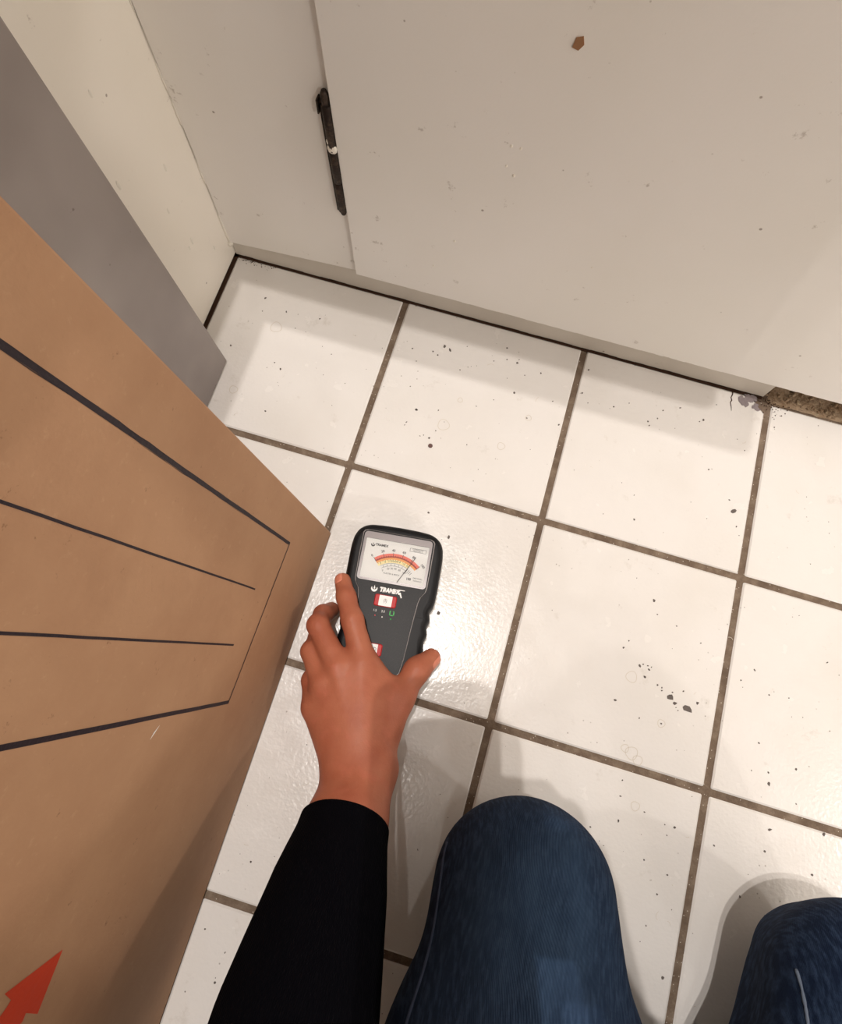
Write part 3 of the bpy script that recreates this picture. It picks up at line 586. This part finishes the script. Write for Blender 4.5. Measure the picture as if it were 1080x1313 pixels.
def button(cx, cy, word):
    b = obj('button', prism([(x*K, y*K) for x, y in rrect(cx-10, cy-5.3, cx+10, cy+5.3, 1.8)], .0346, .0362, .0007, .0006), MT['red'], mm)
    tag(b, 'red button with white centre label')
    lb = obj('button_label', prism([(x*K, y*K) for x, y in rrect(cx-5.8, cy-4.7, cx+6.0, cy+4.7, .4)], .0361, .03635), MT['white'], b)
    text(word, cx, cy+.2, 4.6, MT['dk'], b, 'lettering', 36.45, sx=.8)
button(-1.9, -37.2, '(I)'); button(-7, -80.5, 'HOLD')
for x, s, m_ in ((-9.6, '1.5', 'white'), (-2.2, '2.5', 'white')): text(s, x, -46.6, 2.7, MT[m_], face, 'lettering', FZ+.1)
bm = bmesh.new()
for a in ((3.6, -49.2, 7.9, -48.5), (3.6, -49.2, 4.4, -44.8), (7.1, -49.2, 7.9, -44.8), (3.6, -45.2, 5.0, -44.8), (6.5, -45.2, 7.9, -44.8)): flat(bm, [(a[0], a[1]), (a[2], a[1]), (a[2], a[3]), (a[0], a[3])], FZ+.1)
obj('battery_mark', bm, MT['green'], face)
for x, y, m_ in ((-8.8, -51.0, 'pink'), (-2.2, -51.6, 'white'), (5.6, -52.2, 'green')):
    bm = bmesh.new(); bmesh.ops.create_icosphere(bm, subdivisions=2, radius=.0007, matrix=Matrix.Translation((x*K, y*K, FZ*K))); obj('indicator_light', bm, MT[m_], face, True)

# ------------------------------------------------------------------ the person
pe = empty('person', (.13, -.62, 0)); tag(pe, 'person kneeling in blue jeans and black sweater, left hand holding the meter', 'person')
PO = np.array([.13, -.62, 0.])
def C(a, b, ra, rb): return ('c', a, b, ra, rb)
def chain(pts): return [C(a[:3], b[:3], a[3], b[3]) for a, b in zip(pts, pts[1:])]
# left hand ----------------------------------------------------------
index = [(-.1232, -.1800, .0570, .0112), (-.1425, -.1500, .0565, .0092), (-.1545, -.1325, .0490, .0082), (-.1630, -.1190, .0420, .0074)]
middle = [(-.1420, -.1900, .0580, .0112), (-.1700, -.1625, .0500, .0092), (-.1715, -.1515, .0330, .0083), (-.1680, -.1445, .0180, .0074)]
ring_f = [(-.1500, -.2070, .0540, .0108), (-.1695, -.1850, .0430, .0086), (-.1705, -.1710, .0270, .0079), (-.1670, -.1650, .0150, .0070)]
little = [(-.1520, -.2270, .0470, .0100), (-.1630, -.2080, .0350, .0077), (-.1640, -.1940, .0220, .0070), (-.1650, -.1870, .0120, .0063)]
thumb = [(-.0900, -.2450, .0520, .0150), (-.0855, -.2000, .0480, .0120), (-.0775, -.1740, .0460, .0098), (-.0685, -.1605, .0390, .0084)]
palm = [C((-.1225, -.184, .0550), (-.092, -.256, .0600), .0118, .0150), C((-.1400, -.192, .0560), (-.099, -.260, .0620), .0115, .0160),
        C((-.1480, -.209, .0520), (-.106, -.265, .0600), .0112, .0160), C((-.1500, -.229, .0460), (-.110, -.268, .0570), .0108, .0130),
        C((-.121, -.184, .0520), (-.0925, -.196, .0480), .0095, .0105), C((-.120, -.196, .0520), (-.092, -.214, .0480), .0095, .0110), C((-.110, -.215, .0540), (-.100, -.245, .0580), .014, .014),
        C((-.1075, -.272, .0640), (-.107, -.304, .0860), .0155, .0195), C((-.0865, -.258, .0620), (-.087, -.300, .0860), .0160, .0190),
        C((-.0960, -.298, .0860), (-.080, -.445, .2220), .0270, .0380)]
tend = [C((-.1232, -.1830, .0640), (-.099, -.250, .0722), .0036, .0026), C((-.1415, -.1930, .0645), (-.103, -.252, .0727), .0036, .0026), C((-.1490, -.2090, .0600), (-.107, -.256, .0718), .0034, .0030)]
hand = [(.016, palm), (.006, tend), (.0045, chain(index)), (.0045, chain(middle)), (.0045, chain(ring_f)), (.0045, chain(little)), (.008, chain(thumb))]
V1, Q1 = sdf_mesh(hand, .0013, .0050)
# right hand round the phone, right forearm, neck and head --------------------------------
PH = CAMP-RZ*.010; pu = -RY; pr = RX                       # phone plane just behind the lens
def pp(r, u, b): return tuple(PH+pr*r+pu*u-RZ*b)
rh = []
for k, (u0, L) in enumerate(((-.045, 1), (-.064, 1.05), (-.083, 1), (-.101, .85))):
    rh.append((.004, chain([pp(.044+.045, u0-.006, .016)+(.010,), pp(.034+.045, u0, -.006)+(.0088,), pp(-.010+.045, u0+.004, -.0125)+(.008,), pp(-.062*L+.045, u0+.006, -.0125)+(.0072,)])))
rh.append((.006, chain([pp(.042+.045, -.115, .034)+(.014,), pp(.032+.045, -.078, .030)+(.0105,), pp(.006+.045, -.052, .0215)+(.0085,)])))
RW = pp(.064+.045, -.158, .044); RE = (.290, -.500, .390)
rh.append((.016, [C(pp(.048+.045, -.050, .022), pp(.048+.045, -.130, .034), .012, .015), C(pp(.052+.045, -.075, .026), pp(.054+.045, -.135, .038), .013, .016), C(pp(.052+.045, -.105, .032), RW, .014, .022), C(RW, RE, .021, .036)]))
V2, Q2 = sdf_mesh(rh, .0020, .0040)
HC = np.array([.02, -.520, .800])
def hv(x, y, z): return tuple(HC+np.array([x, y, z]))
head = [(.02, [('e', hv(0, -.012, .02), (.073, .090, .092)), ('e', hv(0, .012, -.045), (.056, .066, .066)), C(hv(0, .040, -.085), hv(0, .050, -.092), .022, .018), C(hv(0, -.030, -.06), (.06, -.63, .635), .050, .058)]),
        (.006, [C(hv(0, .078, .005), hv(0, .096, -.028), .008, .012), C(hv(-.009, .088, -.030), hv(.009, .088, -.030), .007, .007), C(hv(-.042, .064, .017), hv(-.014, .075, .018), .006, .007), C(hv(.042, .064, .017), hv(.014, .075, .018), .006, .007), C(hv(-.040, .062, -.012), hv(-.020, .069, -.013), .006, .006), C(hv(.040, .062, -.012), hv(.020, .069, -.013), .006, .006)]),
        (.004, [C(hv(-.018, .073, -.056), hv(.018, .073, -.056), .006, .006), C(hv(-.016, .072, -.064), hv(.016, .072, -.064), .006, .006)]),
        (.004, [('e', hv(-.074, -.010, -.010), (.008, .018, .030)), ('e', hv(.074, -.010, -.010), (.008, .018, .030))])]
V3, Q3 = sdf_mesh(head, .0035, .008)
Vb = np.concatenate([V1, V2, V3])-PO; Qb = np.concatenate([Q1, Q2+len(V1), Q3+len(V1)+len(V2)])
body = finish('body', mesh_np('body', Vb, Qb), MT['skin'], pe)
BV = BVHTree.FromPolygons([tuple(v) for v in V1], [tuple(int(i) for i in q) for q in Q1])
def nail(c, along, out_, ln, wd):
    # a small curved plate laid on the fingertip
    along = Vector(along).normalized(); out_ = Vector(out_); out_ = (out_-along*out_.dot(along)).normalized(); side = along.cross(out_)
    bm = bmesh.new(); n, m = 8, 8; g = []
    for i in range(n+1):
        row = []
        for j in range(m+1):
            u = (i/n-.5)*2; v = (j/m-.5)*2
            s_ = math.sqrt(max(0, 1-abs(u)**4*.75)); p = Vector(c)+out_*.02+along*(u*ln/2)+side*(v*s_*wd/2)
            hit = BV.ray_cast(p, -out_)[0] or (Vector(c)+along*(u*ln/2))
            row.append(bm.verts.new(hit+out_*(.0005 if abs(u) < .99 and abs(v) < .99 else -.0003)-Vector(PO)))
        g.append(row)
    for i in range(n):
        for j in range(m): bm.faces.new((g[i][j], g[i+1][j], g[i+1][j+1], g[i][j+1]))
    obj('fingernail', bm, MT['nail'], body, True)
nail((-.1640, -.1175, .0425), (-.5, .8, -.35), (-.55, -.1, .75), .0125, .0095)
nail((-.0685, -.1610, .0395), (.5, .75, -.35), (.75, -.45, .45), .0135, .0110)
for s in (-1, 1):
    bm = bmesh.new(); bmesh.ops.create_uvsphere(bm, u_segments=16, v_segments=10, radius=.0115, matrix=Matrix.Translation(Vector(hv(s*.030, .0625, .002))-Vector(PO))); obj('eye', bm, MT['eye'], body, True); bm = bmesh.new(); bmesh.ops.create_uvsphere(bm, u_segments=12, v_segments=8, radius=.0055, matrix=Matrix.Translation(Vector(hv(s*.030, .0695, -.0005))-Vector(PO))); obj('iris', bm, MT['hair'], body, True)
Vh, Qh = sdf_mesh([(.02, [('e', hv(0, -.024, .034), (.084, .094, .094)), C(hv(-.062, -.03, -.02), hv(-.05, -.10, -.14), .030, .022), C(hv(.062, -.03, -.02), hv(.05, -.10, -.14), .030, .022), C(hv(0, -.07, -.02), hv(0, -.12, -.15), .05, .032)])], .004, .006)
finish('hair', mesh_np('hair', Vh-PO, Qh), MT['hair'], pe)
# sweater -------------------------------------------------------------
SL, SR = (-.055, -.665, .575), (.215, -.690, .565)
sw = [(.05, [C((.15, -.80, .26), (.12, -.76, .42), .125, .125), C((.10, -.73, .45), (.06, -.68, .56), .13, .10), C((.02, -.67, .57), (.15, -.68, .57), .085, .085), C(SL, SL[:2]+(.57,), .06, .06), C(SR, SR[:2]+(.56,), .06, .06), C((.075, -.655, .60), (.068, -.640, .655), .066, .058)]),
      (.02, [C(SL, (-.080, -.445, .222), .060, .048), C(SR, RE, .060, .047), C(RE, tuple(np.array(RE)*.15+np.array(RW)*.85), .046, .033)])]
Vs, Qs = sdf_mesh(sw, .006, .03)
def sleeve(path, radii, n=56):
    N = 60; V = []; Q = []; path = [np.array(p) for p in path]
    L = np.linspace(0, len(path)-1, N); prev = None
    for i, s in enumerate(L):
        k = min(int(s), len(path)-2); u = s-k; us = u
        p = path[k]*(1-us)+path[k+1]*us; r = radii[k]*(1-us)+radii[k+1]*us
        d = path[k+1]-path[k]; d = d/np.linalg.norm(d); 
        if k+2 < len(path): d2 = path[k+2]-path[k+1]; d2 = d2/np.linalg.norm(d2); d = d*(1-u)+d2*u; d /= np.linalg.norm(d)
        a = np.array([1., 0, 0]) if prev is None else prev; a = a-d*(a@d); a /= np.linalg.norm(a); prev = a; b = np.cross(d, a)
        for j in range(n):
            t_ = 2*math.pi*j/n; q = p+(a*math.cos(t_)+b*math.sin(t_))*r; nz = noise.noise(Vector(q*22)); rr = r*(1+.02*nz) if 2 < i else r
            V.append(p+(a*math.cos(t_)*1.06+b*math.sin(t_)*.94)*rr)
    for i in range(N-1):
        for j in range(n): Q.append((i*n+j, i*n+(j+1) % n, (i+1)*n+(j+1) % n, (i+1)*n+j))
    return np.array(V), np.array(Q)
dfa = np.array([.012, -.122, .109]); dfa = dfa/np.linalg.norm(dfa); c0 = np.array([-.0975, -.2960, .0840])
cuff = [c0+dfa*.012, c0+dfa*.001, c0, c0+dfa*.0015, c0+dfa*.012, c0+dfa*.045, c0+dfa*.12, np.array([-.080, -.445, .222])]
Vc, Qc = sleeve(cuff, [.0270, .0285, .0305, .0318, .0325, .0380, .0455, .049])
Va = np.concatenate([Vs, Vc])-PO; Qa = np.concatenate([Qs, Qc+len(Vs)])
finish('sweater', mesh_np('sweater', Va, Qa), MT['knit'], pe)
# jeans ---------------------------------------------------------------
def leg(kx, hx, sgn):
    return (.035, [C((kx, -.293, .120), (kx+(hx-kx)*.25, -.40, .150), .0535, .0790), C((kx+(hx-kx)*.25, -.40, .150), (hx, -.72, .215), .0790, .1000), C((kx-.004*sgn, -.300, .062), (kx+.01*sgn, -.45, .070), .0460, .0560), C((kx+.01*sgn, -.45, .075), (kx+.01*sgn, -.68, .055), .060, .038),
                   ('e', (kx, -.296, .125), (.050, .046, .055))])
jn = [leg(.0330, .095, 1), leg(.2690, .268, -1), (.05, [C((.08, -.74, .235), (.24, -.74, .235), .105, .105), C((.14, -.78, .24), (.15, -.79, .33), .12, .115)])]
Vj, Qj = sdf_mesh(jn, .0035, .02)
for i, v in enumerate(Vj):
    if v[1] > -.6: v[2] += .0022*noise.noise(Vector((v[0]*18, v[1]*26, v[2]*18)))+.0008*noise.noise(Vector((v[0]*60, v[1]*60, v[2]*60)))
Vj[:, 2] = np.maximum(Vj[:, 2], .0006)
jeans = finish('jeans', mesh_np('jeans', Vj-PO, Qj), MT['denim'], pe)
BJ = BVHTree.FromPolygons([tuple(v) for v in Vj], [tuple(int(i) for i in q) for q in Qj])
def seam(pts, r=.0011, mat='thread'):
    bm = bmesh.new(); P_ = []
    N = 40
    for k in range(N+1):
        s = (len(pts)-1)*k/N; i = min(int(s), len(pts)-2); p = Vector(pts[i]).lerp(Vector(pts[i+1]), s-i)
        P_.append(BJ.find_nearest(p)[0]-Vector(PO))
    for _ in range(3): P_ = [P_[0]]+[(P_[i-1]+P_[i]*2+P_[i+1])/4 for i in range(1, len(P_)-1)]+[P_[-1]]
    add_tube(bm, P_, [r*(1+.25*random.uniform(-1, 1)) for _ in P_], 6); obj('seam', bm, MT[mat], jeans, True)
seam([(-.026, -.279, .125), (-.0285, -.292, .137), (-.033, -.310, .148), (-.035, -.329, .158), (-.034, -.3465, .168), (-.031, -.367, .178), (-.024, -.43, .19), (-.01, -.55, .2)], .0011, 'seamc')
seam([(.1786, -.2787, .14), (.1783, -.2869, .15), (.179, -.2997, .16), (.1779, -.3089, .17), (.176, -.34, .18), (.172, -.45, .19), (.16, -.6, .2)], .0011)
for kx, sg in ((.032, 1), (.234, -1)):
    Vf, Qf = sdf_mesh([(.02, [C((kx, -.69, .050), (kx+.01*sg, -.80, .040), .036, .040), C((kx, -.70, .030), (kx+.02*sg, -.83, .035), .030, .030)])], .004, .004)
    Vf[:, 2] = np.maximum(Vf[:, 2], .001); finish('shoe', mesh_np('shoe', Vf-PO, Qf), MT['sole'], pe)
# phone held up in the right hand, taking the picture
ph = empty('phone', tuple(PH)); ph.matrix_world = Matrix(((pr.x, pu.x, -RZ.x, PH.x), (pr.y, pu.y, -RZ.y, PH.y), (pr.z, pu.z, -RZ.z, PH.z), (0, 0, 0, 1)))
tag(ph, 'black phone held flat above the floor in the raised right hand', 'phone')
obj('phone_case', prism(rrect(-.032, -.158, .052, .034, .020), .0, .008, .001, .001), MT['rubber'], ph); obj('screen', prism(rrect(-.029, -.154, .049, .030, .017), .008, .0084), MT['lens_black'], ph)
